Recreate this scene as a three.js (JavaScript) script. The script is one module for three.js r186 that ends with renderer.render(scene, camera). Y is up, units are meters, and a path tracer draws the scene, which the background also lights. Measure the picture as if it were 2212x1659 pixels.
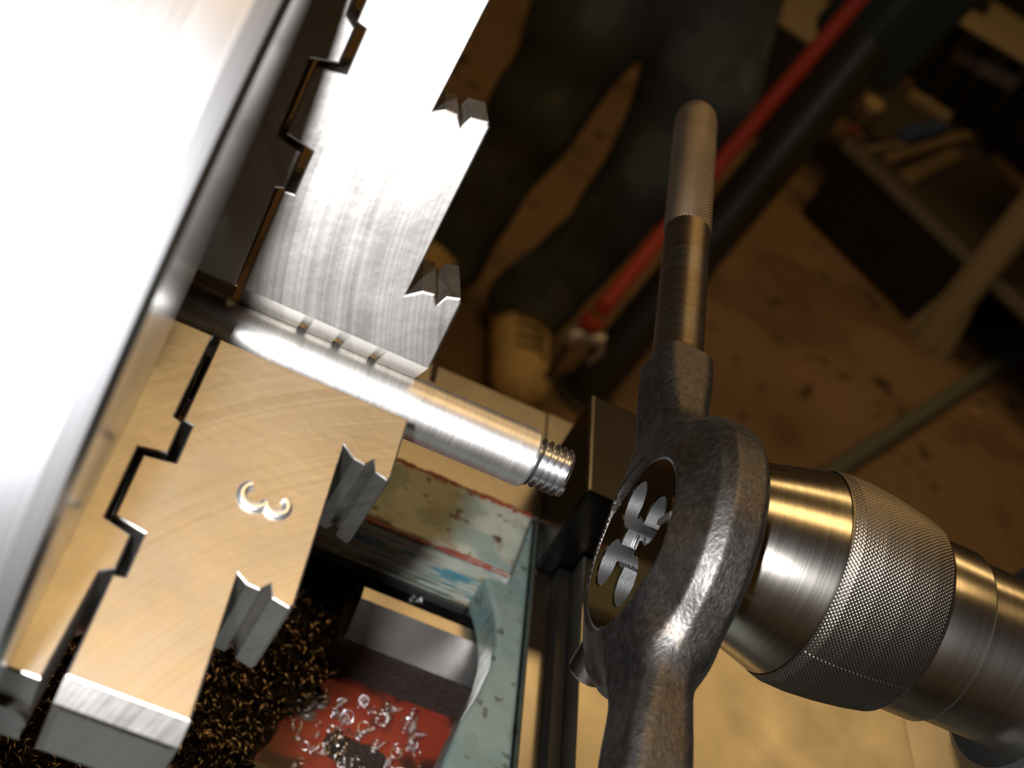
import * as THREE from 'three';
import { RectAreaLightUniformsLib } from 'three/addons/lights/RectAreaLightUniformsLib.js';
import { RoundedBoxGeometry } from 'three/addons/geometries/RoundedBoxGeometry.js';
import { ConvexGeometry } from 'three/addons/geometries/ConvexGeometry.js';
import { mergeGeometries, toCreasedNormals } from 'three/addons/utils/BufferGeometryUtils.js';

// ---------------------------------------------------------------- camera, light, exposure
// Lathe frame: millimetres, origin on the spindle axis, x towards the tailstock, y up, z towards the operator.
// The spindle stands 1.1 m above the floor.
const AXIS = 1.1, V3 = (x, y, z) => new THREE.Vector3(x, y, z);
const toWorld = (x, y, z) => V3(x / 1000, AXIS + y / 1000, z / 1000);
const scene = new THREE.Scene();
const RIGHT = V3(0.8988, 0.4323, -0.0726), DOWN = V3(0.3945, -0.7254, 0.5641), FORWARD = V3(0.1912, -0.5357, -0.8225);
const EYE = V3(-37.12, 123.68, 172.22);
const camera = new THREE.PerspectiveCamera(2 * Math.atan(829.5 / 3000) * 180 / Math.PI, 4 / 3, 0.02, 30);
camera.position.copy(toWorld(EYE.x, EYE.y, EYE.z));
camera.up.copy(DOWN).negate();
camera.lookAt(camera.position.clone().add(FORWARD));
camera.focus = 0.232; camera.userData.fStop = 25;
const renderer = new THREE.WebGLRenderer({ antialias: true });
renderer.toneMapping = THREE.LinearToneMapping;
renderer.toneMappingExposure = 1.0;
renderer.shadowMap.enabled = true;
RectAreaLightUniformsLib.init();

// the camera's own flash, 30 mm to the side of its lens
const flash = new THREE.SpotLight(new THREE.Color().setRGB(1, 1, 1.05), 0.48, 0, 0.75, 0.5, 2);
{
  const p = EYE.clone().add(V3(-30, 5, -2));
  flash.position.copy(toWorld(p.x, p.y, p.z));
  const q = EYE.clone().addScaledVector(FORWARD, 230);
  flash.target.position.copy(toWorld(q.x, q.y, q.z));
  flash.castShadow = true; flash.shadow.radius = 0.35; flash.name = 'flash'; flash.target.name = 'flash_target';
  scene.add(flash, flash.target);
}
const LAMP = new THREE.Color().setRGB(1, 0.63, 0.26);
const LAMPS = [[0.1, -0.42, 1.5, 0.42, 4.0], [0.95, -2.15, 2.0, 0.45, 4.0]];   // x, z, length, width, radiance

// ---------------------------------------------------------------- helpers
let seed = 7;
const rnd = () => { seed = (seed * 1664525 + 1013904223) >>> 0; return seed / 4294967296; };
const rr = (a, b) => a + (b - a) * rnd();
const taken = {};
const numbered = (n) => { const k = taken[n] = (taken[n] ?? -1) + 1; return k ? `${n}_${String(k).padStart(3, '0')}` : n; };
const origin = new Map();
function tag(o, label, category, group, kind) {
  if (label) o.userData.label = label;
  if (category) o.userData.category = category;
  if (group) o.userData.group = group;
  if (kind) o.userData.kind = kind;
  return o;
}
function thing(name, label, category, o, group) {
  const g = new THREE.Group(); g.name = numbered(name); g.position.copy(toWorld(...o)); origin.set(g, o);
  tag(g, label, category, group); scene.add(g); return g;
}
// a mesh from geometry given in millimetres in the lathe frame
function part(name, geo, mat, parent) {
  const o = origin.get(parent), g = Array.isArray(geo) ? merge(geo) : geo;
  g.translate(-o[0], -o[1], -o[2]); g.scale(0.001, 0.001, 0.001);
  const m = new THREE.Mesh(g, mat); m.name = name; m.castShadow = m.receiveShadow = true;
  origin.set(m, o); parent.add(m); return m;
}
function single(name, geo, mat, o, label, category, group, kind) {
  const g = Array.isArray(geo) ? merge(geo) : geo;
  g.translate(-o[0], -o[1], -o[2]); g.scale(0.001, 0.001, 0.001);
  const m = new THREE.Mesh(g, mat); m.name = numbered(name); m.position.copy(toWorld(...o)); m.castShadow = m.receiveShadow = true;
  origin.set(m, o); tag(m, label, category, group, kind); scene.add(m); return m;
}
function merge(list) {
  return mergeGeometries(list.map((g) => { const n = g.index ? g.toNonIndexed() : g; for (const k of Object.keys(n.attributes)) if (!['position', 'normal', 'uv'].includes(k)) n.deleteAttribute(k); if (!n.attributes.uv) n.setAttribute('uv', new THREE.BufferAttribute(new Float32Array(n.attributes.position.count * 2), 2)); return n; }));
}
// uv in millimetres by the side a face points to
function boxUV(geo) {
  const g = geo.index ? geo.toNonIndexed() : geo, p = g.attributes.position, n = g.attributes.normal, uv = new Float32Array(p.count * 2);
  for (let i = 0; i < p.count; i += 3) {
    let nx = 0, ny = 0, nz = 0;
    for (let k = 0; k < 3; k++) { nx += n.getX(i + k); ny += n.getY(i + k); nz += n.getZ(i + k); }
    const a = Math.abs(nx), b = Math.abs(ny), c = Math.abs(nz);
    for (let k = 0; k < 3; k++) {
      const x = p.getX(i + k), y = p.getY(i + k), z = p.getZ(i + k);
      const [u, v] = b >= a && b >= c ? [x, z] : c >= a ? [x, y] : [z, y];
      uv[2 * (i + k)] = u; uv[2 * (i + k) + 1] = v;
    }
  }
  g.setAttribute('uv', new THREE.BufferAttribute(uv, 2)); return g;
}
const box = (x0, x1, y0, y1, z0, z1, r = 0.4) => {
  const g = new RoundedBoxGeometry(x1 - x0, y1 - y0, z1 - z0, 2, Math.min(r, (x1 - x0) / 2.01, (y1 - y0) / 2.01, (z1 - z0) / 2.01));
  g.translate((x0 + x1) / 2, (y0 + y1) / 2, (z0 + z1) / 2); return boxUV(g);
};
// a solid of revolution: profile of [x, r] about a line parallel to x through (cy, cz); uv in millimetres
function turned(profile, cy = 0, cz = 0, seg = 96, crease = 0.5) {
  let g = new THREE.LatheGeometry(profile.map(([x, r]) => new THREE.Vector2(Math.max(r, 1e-4), x)), seg);
  const rm = Math.max(...profile.map((q) => q[1])), uv = g.attributes.uv, p = g.attributes.position;
  for (let i = 0; i < uv.count; i++) uv.setXY(i, uv.getX(i) * 2 * Math.PI * rm, p.getY(i));
  g = toCreasedNormals(g, crease);
  g.applyMatrix4(new THREE.Matrix4().makeBasis(V3(0, 1, 0), V3(1, 0, 0), V3(0, 0, -1)));
  g.translate(0, cy, cz); return g;
}
// the same about any line from a to b; profile of [distance, r]
function spun(a, b, profile, seg = 48, crease = 0.5) {
  let g = new THREE.LatheGeometry(profile.map(([x, r]) => new THREE.Vector2(Math.max(r, 1e-4), x)), seg);
  const rm = Math.max(...profile.map((q) => q[1])), uv = g.attributes.uv, p = g.attributes.position;
  for (let i = 0; i < uv.count; i++) uv.setXY(i, uv.getX(i) * 2 * Math.PI * rm, p.getY(i));
  g = toCreasedNormals(g, crease);
  g.applyQuaternion(new THREE.Quaternion().setFromUnitVectors(V3(0, 1, 0), b.clone().sub(a).normalize()));
  g.translate(a.x, a.y, a.z); return g;
}
const rod = (a, b, r, seg = 20) => { const L = b.distanceTo(a); return spun(a, b, [[0, 0], [0, r], [L, r], [L, 0]], seg); };
const tube = (pts, r, seg = 60, rad = 12) => new THREE.TubeGeometry(new THREE.CatmullRomCurve3(pts), seg, r, rad);
// a prism along x: polygon of [z, y]
function prismX(poly, x0, x1, bevel = 0.3) {
  const s = new THREE.Shape(poly.map(([z, y]) => new THREE.Vector2(z, y)));
  const g = new THREE.ExtrudeGeometry(s, { depth: x1 - x0 - 2 * bevel, bevelEnabled: bevel > 0, bevelSize: bevel, bevelThickness: bevel, bevelOffset: -bevel, bevelSegments: 1 });
  g.translate(0, 0, x0 + bevel);
  g.applyMatrix4(new THREE.Matrix4().makeBasis(V3(0, 0, 1), V3(0, 1, 0), V3(1, 0, 0)));
  const ix = g.index; if (!ix) flip(g); return boxUV(g);
}
function flip(g) { for (const k of ['position', 'normal', 'uv']) { const a = g.attributes[k]; if (!a) continue; const n = a.itemSize, d = a.array; for (let i = 0; i < a.count; i += 3) for (let c = 0; c < n; c++) { const t = d[(i + 1) * n + c]; d[(i + 1) * n + c] = d[(i + 2) * n + c]; d[(i + 2) * n + c] = t; } } g.computeVertexNormals(); return g; }
// a slab: polygon of [x, z] between two heights
function slab(poly, y0, y1, bevel = 0.4, holes = [], seg = 2) {
  const s = new THREE.Shape(poly.map(([x, z]) => new THREE.Vector2(x, -z)));
  const g = new THREE.ExtrudeGeometry(s, { depth: y1 - y0 - 2 * bevel, bevelEnabled: bevel > 0, bevelSize: bevel, bevelThickness: bevel, bevelOffset: -bevel, bevelSegments: seg, curveSegments: 8 });
  g.translate(0, 0, bevel); g.rotateX(-Math.PI / 2); g.translate(0, y0, 0); return boxUV(g);
}
// surface of a signed distance field on a grid
function surfaceNet(f, lo, hi, h, keepUV = true) {
  const n = [0, 1, 2].map((k) => Math.ceil((hi[k] - lo[k]) / h) + 1), [nx, ny, nz] = n, F = new Float32Array(nx * ny * nz);
  const at = (i, j, k) => i + nx * (j + ny * k);
  for (let k = 0; k < nz; k++) for (let j = 0; j < ny; j++) for (let i = 0; i < nx; i++) F[at(i, j, k)] = f(lo[0] + i * h, lo[1] + j * h, lo[2] + k * h);
  const id = new Int32Array(nx * ny * nz).fill(-1), P = [], T = [];
  for (let k = 0; k < nz - 1; k++) for (let j = 0; j < ny - 1; j++) for (let i = 0; i < nx - 1; i++) {
    let c = 0, x = 0, y = 0, z = 0;
    const v = []; for (let q = 0; q < 8; q++) v.push(F[at(i + (q & 1), j + (q >> 1 & 1), k + (q >> 2))]);
    for (let a = 0; a < 8; a++) for (const bit of [1, 2, 4]) if (!(a & bit)) { const b = a | bit; if ((v[a] < 0) !== (v[b] < 0)) { const t = v[a] / (v[a] - v[b]); x += (a & 1) + (bit === 1 ? t : 0); y += (a >> 1 & 1) + (bit === 2 ? t : 0); z += (a >> 2) + (bit === 4 ? t : 0); c++; } }
    if (c) { id[at(i, j, k)] = P.length / 3; P.push(lo[0] + (i + x / c) * h, lo[1] + (j + y / c) * h, lo[2] + (k + z / c) * h); }
  }
  const quad = (a, b, c, d, s) => { if (s) T.push(a, b, c, a, c, d); else T.push(a, c, b, a, d, c); };
  for (let k = 1; k < nz - 1; k++) for (let j = 1; j < ny - 1; j++) for (let i = 1; i < nx - 1; i++) {
    const s = F[at(i, j, k)] < 0;
    if (s !== F[at(i + 1, j, k)] < 0) quad(id[at(i, j - 1, k - 1)], id[at(i, j, k - 1)], id[at(i, j, k)], id[at(i, j - 1, k)], s);
    if (s !== F[at(i, j + 1, k)] < 0) quad(id[at(i - 1, j, k - 1)], id[at(i - 1, j, k)], id[at(i, j, k)], id[at(i, j, k - 1)], s);
    if (s !== F[at(i, j, k + 1)] < 0) quad(id[at(i - 1, j - 1, k)], id[at(i, j - 1, k)], id[at(i, j, k)], id[at(i - 1, j, k)], s);
  }
  const N = new Float32Array(P.length), e = h * 0.4;
  for (let i = 0; i < P.length; i += 3) {
    const [x, y, z] = [P[i], P[i + 1], P[i + 2]];
    const g = V3(f(x + e, y, z) - f(x - e, y, z), f(x, y + e, z) - f(x, y - e, z), f(x, y, z + e) - f(x, y, z - e)).normalize();
    N[i] = g.x; N[i + 1] = g.y; N[i + 2] = g.z;
  }
  const g = new THREE.BufferGeometry();
  g.setAttribute('position', new THREE.Float32BufferAttribute(P, 3)); g.setAttribute('normal', new THREE.BufferAttribute(N, 3)); g.setIndex(T);
  return keepUV ? boxUV(g) : g;
}
const smin = (a, b, k) => { const t = Math.max(k - Math.abs(a - b), 0) / k; return Math.min(a, b) - t * t * k / 4; };
function cone(x, y, z, a, b) {   // distance to a tapered capsule, a and b as [x, y, z, r]
  const dx = b[0] - a[0], dy = b[1] - a[1], dz = b[2] - a[2];
  const t = Math.min(1, Math.max(0, ((x - a[0]) * dx + (y - a[1]) * dy + (z - a[2]) * dz) / (dx * dx + dy * dy + dz * dz)));
  return Math.hypot(x - a[0] - t * dx, y - a[1] - t * dy, z - a[2] - t * dz) - (a[3] + t * (b[3] - a[3]));
}
const chainField = (bones, k) => (x, y, z) => { let d = 1e9; for (const [a, b] of bones) d = smin(d, cone(x, y, z, a, b), k); return d; };

// the point of the lathe frame where a photograph's pixel meets the level y (items standing on a surface of known height)
const onY = (px, py, y) => { const d = RIGHT.clone().multiplyScalar((px - 1106) / 3000).addScaledVector(DOWN, (py - 829.5) / 3000).add(FORWARD); return EYE.clone().addScaledVector(d, (y - EYE.y) / d.y); };

// ---------------------------------------------------------------- textures
const hash = (i, j, s) => { let h = (i * 374761393 + j * 668265263 + s * 974634777) | 0; h = Math.imul(h ^ (h >>> 13), 1274126177); return ((h ^ (h >>> 16)) >>> 0) / 4294967296; };
function noise(u, v, pu, pv, s) {   // repeats over pu by pv cells
  const x = u * pu, y = v * pv, i = Math.floor(x), j = Math.floor(y), fx = x - i, fy = y - j, sx = fx * fx * (3 - 2 * fx), sy = fy * fy * (3 - 2 * fy);
  const w = (a, n) => ((a % n) + n) % n, a = w(i, pu), b = w(i + 1, pu), c = w(j, pv), d = w(j + 1, pv);
  return (hash(a, c, s) * (1 - sx) + hash(b, c, s) * sx) * (1 - sy) + (hash(a, d, s) * (1 - sx) + hash(b, d, s) * sx) * sy;
}
function fbm(u, v, p, oct, s, pv = p) { let a = 0, w = 0.5, t = 0; for (let o = 0; o < oct; o++) { a += w * noise(u, v, p << o, pv << o, s + o); t += w; w *= 0.5; } return a / t; }
const clamp = (x, a = 0, b = 1) => Math.min(b, Math.max(a, x)), step = (a, b, x) => { const t = clamp((x - a) / (b - a)); return t * t * (3 - 2 * t); };
const mix = (a, b, t) => a.map((c, i) => c + (b[i] - c) * t);
function tex(w, h, fn, mm, color = true, mmv = mm) {   // fn gives 0..1 values (sRGB when color); one tile covers mm by mmv
  const d = new Uint8Array(w * h * 4);
  for (let j = 0; j < h; j++) for (let i = 0; i < w; i++) {
    let c = fn((i + 0.5) / w, (j + 0.5) / h); if (!Array.isArray(c)) c = [c, c, c];
    const k = 4 * (i + w * j); for (let q = 0; q < 3; q++) d[k + q] = clamp(c[q]) * 255; d[k + 3] = 255;
  }
  const t = new THREE.DataTexture(d, w, h, THREE.RGBAFormat);
  t.wrapS = t.wrapT = THREE.RepeatWrapping; t.magFilter = THREE.LinearFilter; t.minFilter = THREE.LinearMipmapLinearFilter; t.generateMipmaps = true;
  if (color) t.colorSpace = THREE.SRGBColorSpace;
  t.repeat.set(1 / mm, 1 / mmv); t.needsUpdate = true; return t;
}
const lin = (r, g, b) => new THREE.Color().setRGB(r, g, b);
const metal = (c, rough, extra = {}) => new THREE.MeshPhysicalMaterial({ color: c, metalness: 1, roughness: rough, ...extra });
const matte = (c, rough = 0.8, extra = {}) => new THREE.MeshStandardMaterial({ color: c, metalness: 0, roughness: rough, ...extra });

const grain = tex(512, 512, (u, v) => fbm(u, v, 32, 4, 3), 12, false);
const fineGrain = tex(512, 512, (u, v) => fbm(u, v, 64, 3, 9), 8, false);
// ground faces of the jaws: arcs left by the grinding wheel, uv = (x, radius) in mm, tile 128
const arcs = (u, v) => {
  const x = u * 128 - 64, y = v * 128, r = Math.hypot((x - 26) * 1.1, y - 96) / 128;
  return 0.55 * noise(r * 2, 0.5, 260, 1, 21) + 0.3 * noise(r * 2, 0.5, 60, 1, 22) + 0.15 * noise(r * 2, 0.5, 600, 1, 23);
};
const jawTone = tex(1024, 1024, (u, v) => { const a = arcs(u, v), s = fbm(u, v, 10, 4, 40); const t = 0.76 + 0.10 * a + 0.12 * s; return [t, t * 0.985, t * 0.96]; }, 128);
const jawRough = tex(1024, 1024, (u, v) => 0.72 + 0.14 * arcs(u, v) + 0.2 * fbm(u, v, 24, 3, 44), 128, false);
const jawBump = tex(1024, 1024, (u, v) => 0.22 * arcs(u, v) + 0.78 * fbm(u, v, 128, 3, 46), 128, false);
for (const t of [jawTone, jawRough, jawBump]) t.offset.set(0.5, 0);
// turned steel: rings round the axis, v runs along it
const ringTone = tex(64, 1024, (u, v) => { const t = 0.90 + 0.1 * (0.6 * noise(0.5, v, 1, 240, 61) + 0.4 * noise(u, v, 4, 60, 62)); return [t, t * 0.99, t * 0.96]; }, 110, true, 40);
const ringRough = tex(64, 1024, (u, v) => 0.82 + 0.18 * (0.6 * noise(0.5, v, 1, 300, 63) + 0.4 * fbm(u, v, 4, 4, 64, 32)), 110, false, 40);
const ringBump = tex(64, 1024, (u, v) => noise(0.5, v, 1, 320, 65), 110, false, 40);

const LATHED = { anisotropy: 0.6, anisotropyRotation: Math.PI / 2 };   // fine rings round the axis spread a highlight along it
const M = {
  jaw: metal(lin(0.54, 0.535, 0.52), 0.42, { map: jawTone, roughnessMap: jawRough, bumpMap: jawBump, bumpScale: 0.00002 }),
  chuck: metal(lin(0.70, 0.70, 0.70), 0.62, { anisotropy: 0.5, anisotropyRotation: Math.PI / 2, roughnessMap: ringRough }),
  bright: metal(lin(0.78, 0.78, 0.79), 0.52, { anisotropy: 0.35, anisotropyRotation: Math.PI / 2, map: ringTone, roughnessMap: ringRough }),
  chuckFace: metal(lin(0.55, 0.55, 0.55), 0.24),
  thread: metal(lin(0.75, 0.75, 0.76), 0.25),
  turned: metal(lin(0.60, 0.58, 0.54), 0.28, { ...LATHED, map: ringTone, roughnessMap: ringRough }),
  knurl: metal(lin(0.19, 0.17, 0.14), 0.34),
  black: metal(lin(0.10, 0.10, 0.10), 0.42, { bumpMap: fineGrain, bumpScale: 0.00003 }),
  oxide: metal(lin(0.045, 0.043, 0.04), 0.5),
  way: metal(lin(0.30, 0.285, 0.26), 0.30, { roughnessMap: tex(256, 256, (u, v) => 0.7 + 0.3 * fbm(u, v, 6, 5, 71), 60, false) }),
  stamp: metal(lin(0.9, 0.9, 0.9), 0.36),
};
// the cast body of the die stock: grey iron, brown where it is rusted or handled
M.iron = metal(lin(1, 1, 1), 0.54, {
  map: tex(1024, 1024, (u, v) => {
    const b = step(0.50, 0.72, fbm(u, v, 5, 5, 81)), s = fbm(u, v, 120, 2, 82), t = 0.28 + 0.10 * s;
    return mix([t, t * 0.97, t * 0.93], [t * 1.0, t * 0.85, t * 0.68], b * 0.6);
  }, 60),
  roughnessMap: tex(512, 512, (u, v) => 0.74 + 0.3 * fbm(u, v, 40, 3, 83), 40, false),
  bumpMap: tex(1024, 1024, (u, v) => fbm(u, v, 150, 2, 84), 50, false), bumpScale: 0.00005,
});
M.handle = metal(lin(1, 1, 1), 0.4, {
  map: tex(256, 1024, (u, v) => { const b = step(0.4, 0.7, fbm(u, v, 3, 5, 91, 12)), t = 0.45 + 0.06 * noise(0.5, v, 1, 400, 92); return mix([t, t * 0.95, t * 0.88], [t * 0.97, t * 0.86, t * 0.72], b); }, 32, true, 80),
  roughnessMap: tex(64, 512, (u, v) => 0.88 + 0.12 * noise(0.5, v, 1, 200, 93), 32, false, 80),
  bumpMap: tex(64, 1024, (u, v) => 0.5 + 0.5 * Math.sin(v * 2 * Math.PI * 110), 32, false, 80), bumpScale: 0.000008,
});
M.grip = metal(lin(1, 1, 1), 0.42, {
  map: tex(256, 512, (u, v) => { const b = fbm(u, v, 4, 5, 95, 8), t = 0.52 + 0.12 * b; return [t, t * 0.92, t * 0.80]; }, 31.4, true, 62),
  bumpMap: tex(512, 1024, (u, v) => { const a = (u * 44 + v * 60), b = (u * 44 - v * 60); const s = (q) => Math.abs((((q % 1) + 1) % 1) - 0.5) * 2; return 0.5 * (s(a) + s(b)); }, 31.4, false, 62), bumpScale: 0.00025,
});
M.die = metal(lin(0.40, 0.36, 0.31), 0.2, { roughnessMap: fineGrain });
M.dieWall = metal(lin(0.26, 0.26, 0.25), 0.45, { bumpMap: fineGrain, bumpScale: 0.00002 });

// paint of the saddle, uv = (x, z) in mm on top and (x, y) on the side; tile 128
const paintTone = (red) => (u, v) => {
  const x = u * 128 - 64, z = v * 128 - 128;
  let c = mix([0.50, 0.54, 0.51], [0.61, 0.63, 0.58], fbm(u, v, 8, 5, 101));
  c = mix(c, [0.38, 0.47, 0.46], 0.7 * step(0.55, 0.70, fbm(u, v, 12, 5, 102)));
  c = mix(c, [0.42, 0.40, 0.34], 0.5 * step(0.60, 0.74, fbm(u, v, 28, 4, 103)));
  c = mix(c, [0.24, 0.19, 0.15], step(0.74, 0.78, fbm(u, v, 44, 3, 104)));
  if (!red) return mix(c, [0.30, 0.38, 0.37], 0.62);
  const edge = Math.min(Math.abs(z + 103 - 3 * (fbm(u, v, 16, 4, 105) - 0.5)), Math.abs(z + 77.3));
  c = mix(c, [0.42, 0.17, 0.12], step(1.1, 0.5, edge + 1.6 * (fbm(u, v, 30, 3, 106) - 0.5)));
  return c;
};
M.paint = matte(lin(1, 1, 1), 0.42, { map: tex(1024, 1024, paintTone(true), 128), bumpMap: tex(512, 512, (u, v) => fbm(u, v, 24, 5, 107), 128, false), bumpScale: 0.0004 });
M.paint.map.offset.set(0.5, 0);
M.paintBase = matte(lin(1, 1, 1), 0.42, { map: tex(1024, 1024, paintTone(false), 128), bumpMap: M.paint.bumpMap, bumpScale: 0.0004 });
M.paintSide = matte(lin(1, 1, 1), 0.45, {
  map: tex(1024, 256, (u, v) => {
    let c = mix([0.50, 0.53, 0.48], [0.66, 0.66, 0.60], fbm(u, v, 10, 5, 111, 8));
    c = mix(c, [0.22, 0.42, 0.47], 0.9 * step(0.60, 0.68, fbm(u, v, 6, 5, 112, 5)));
    c = mix(c, [0.20, 0.26, 0.26], 0.8 * step(0.62, 0.70, fbm(u, v, 6, 4, 113, 48)));
    return mix(c, [0.48, 0.40, 0.26], 0.7 * step(0.62, 0.72, fbm(u, v, 12, 5, 114)));
  }, 96, true, 24),
});
M.redEdge = matte(lin(0.33, 0.07, 0.035), 0.6, { map: tex(256, 64, (u, v) => { const t = 0.6 + 0.4 * fbm(u, v, 16, 4, 117); return [t, t, t]; }, 60) });
M.pan = matte(lin(1, 1, 1), 0.5, {
  map: tex(512, 512, (u, v) => {
    let c = mix([0.40, 0.13, 0.08], [0.52, 0.19, 0.11], fbm(u, v, 8, 5, 121));
    c = mix(c, [0.12, 0.07, 0.05], 0.85 * step(0.50, 0.68, fbm(u, v, 9, 6, 122)));
    return mix(c, [0.36, 0.36, 0.34], step(0.66, 0.70, fbm(u, v, 4, 4, 123)));
  }, 90),
});
M.grease = matte(lin(0.035, 0.022, 0.014), 0.55, { bumpMap: grain, bumpScale: 0.002 });
M.greenPaint = matte(lin(0.20, 0.27, 0.25), 0.5, { bumpMap: grain, bumpScale: 0.0003 });
M.rubber = matte(lin(0.012, 0.012, 0.012), 0.7);
// the room
const floorTone = (u, v) => {
  let c = mix([0.47, 0.38, 0.29], [0.55, 0.45, 0.34], fbm(u, v, 6, 6, 131));
  c = mix(c, [0.37, 0.29, 0.22], 0.6 * step(0.52, 0.72, fbm(u, v, 10, 5, 132)));
  return mix(c, [0.16, 0.13, 0.10], 0.8 * step(0.74, 0.80, fbm(u, v, 30, 3, 133)));
};
M.floor = matte(lin(1, 1, 1), 0.75, { map: tex(1024, 1024, floorTone, 1600) });
M.wall = matte(lin(0.42, 0.36, 0.28), 0.9);
M.ceiling = matte(lin(0.55, 0.50, 0.42), 0.9);
M.denim = matte(lin(1, 1, 1), 0.95, { map: tex(512, 512, (u, v) => { const n = fbm(u, v, 6, 5, 141), w = 0.04 * noise(u, v, 256, 256, 142), f = step(0.45, 0.7, n); return mix([0.25 + w, 0.28 + w, 0.30 + w], [0.34 + w, 0.37 + w, 0.385 + w], f); }, 500) });
M.suede = matte(lin(1, 1, 1), 0.95, { map: tex(256, 256, (u, v) => { const t = 0.78 + 0.2 * fbm(u, v, 12, 4, 151); return [t, t * 0.88, t * 0.66]; }, 120) });

// ---------------------------------------------------------------- the room
const struct = (name, x0, x1, y0, y1, z0, z1, mat) => single(name, boxUV(new THREE.BoxGeometry(x1 - x0, y1 - y0, z1 - z0).translate((x0 + x1) / 2, (y0 + y1) / 2, (z0 + z1) / 2)), mat, [(x0 + x1) / 2, y0, (z0 + z1) / 2], null, null, null, 'structure');
struct('floor', -2600, 4600, -1220, -1100, -5300, 2200, M.floor);
struct('ceiling', -2600, 4600, 1900, 2020, -5300, 2200, M.ceiling);
struct('wall_back', -2600, 4600, -1100, 1900, -5300, -5200, M.wall);
struct('wall_front', -2600, 4600, -1100, 1900, 2100, 2200, M.wall);
struct('wall_left', -2600, -2500, -1100, 1900, -5200, 2100, M.wall);
struct('wall_right', 4500, 4600, -1100, 1900, -5200, 2100, M.wall);
LAMPS.forEach(([x, z, L, w, rad], i) => {
  const X = x * 1000, Z = z * 1000, l = L * 500, h = w * 500;
  const t = thing('ceiling_light', i ? 'long warm ceiling light further back in the workshop' : 'long warm ceiling light above the lathe', 'ceiling light', [X, 1840, Z]);
  part('housing', box(X - l - 20, X + l + 20, 1852, 1900, Z - h - 20, Z + h + 20, 6), matte(lin(0.6, 0.6, 0.58), 0.5), t);
  part('diffuser', box(X - l, X + l, 1842, 1851.5, Z - h, Z + h, 3), new THREE.MeshStandardMaterial({ color: 0x000000, emissive: LAMP, emissiveIntensity: rad * 0.35, roughness: 0.6 }), t);
  const a = new THREE.RectAreaLight(LAMP, rad, L, w);
  a.position.copy(toWorld(X, 1838, Z)); a.lookAt(a.position.clone().add(V3(0, -1, 0))); a.name = 'ceiling_light_glow'; scene.add(a);
});

// ---------------------------------------------------------------- lathe stand, bed and headstock
{
  const t = thing('lathe_bed', 'steel lathe bed with flat rear way and orange chip trough below', 'lathe bed', [100, -150, 0]);
  const rail = [[-60.6, -124], [-60.6, -112.6], [-67.2, -104.7], [-70.2, -103.9], [-72, -107], [-74, -109.3], [-77.5, -110.4], [-81, -110.2], [-83.6, -108.6], [-84, -106.2], [-99, -106.2], [-99, -124]];
  const cap = rail.map(([z, y]) => [z, Math.max(y, -113)]), base = [[-59.9, -124.5], [-59.9, -113.02], [-98.5, -113.02], [-98.5, -124.5]], mirror = (p) => p.map(([z, y]) => [-z + 4, y]).reverse();
  part('rear_way', prismX(cap, 13.5, 560, 0.2), M.way, t);
  part('front_way', prismX(mirror(cap), 13.5, 560, 0.2), M.way, t);
  part('rear_rail', prismX(base, 12, 560, 0.2), M.grease, t);
  part('front_rail', prismX(mirror(base), 12, 560, 0.2), M.grease, t);
  part('chip_trough', box(-140, 560, -150, -124, -150, 150, 2), M.pan, t);
  part('gap_block', box(-140, 4, -124, -118, -99, -60, 3), M.grease, t);
  const s = thing('lathe_stand', 'dark steel cabinet stand under the lathe bed', 'machine stand', [100, -1100, 0]);
  part('cabinet', box(-480, 640, -1100, -190, -150, 170, 6), M.greenPaint, s);
  part('drip_tray', box(-520, 680, -190, -151, -190, 230, 8), M.oxide, s);
  const h = thing('lathe_headstock', 'green painted headstock casting behind the chuck', 'headstock', [-300, -150, 0]);
  part('casting', box(-480, -150, -123, 135, -120, 120, 14), M.greenPaint, h);
  part('spindle_nose', turned([[-150, 0], [-150, 45], [-117, 45], [-117, 0]]), M.way, h);
}

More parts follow.
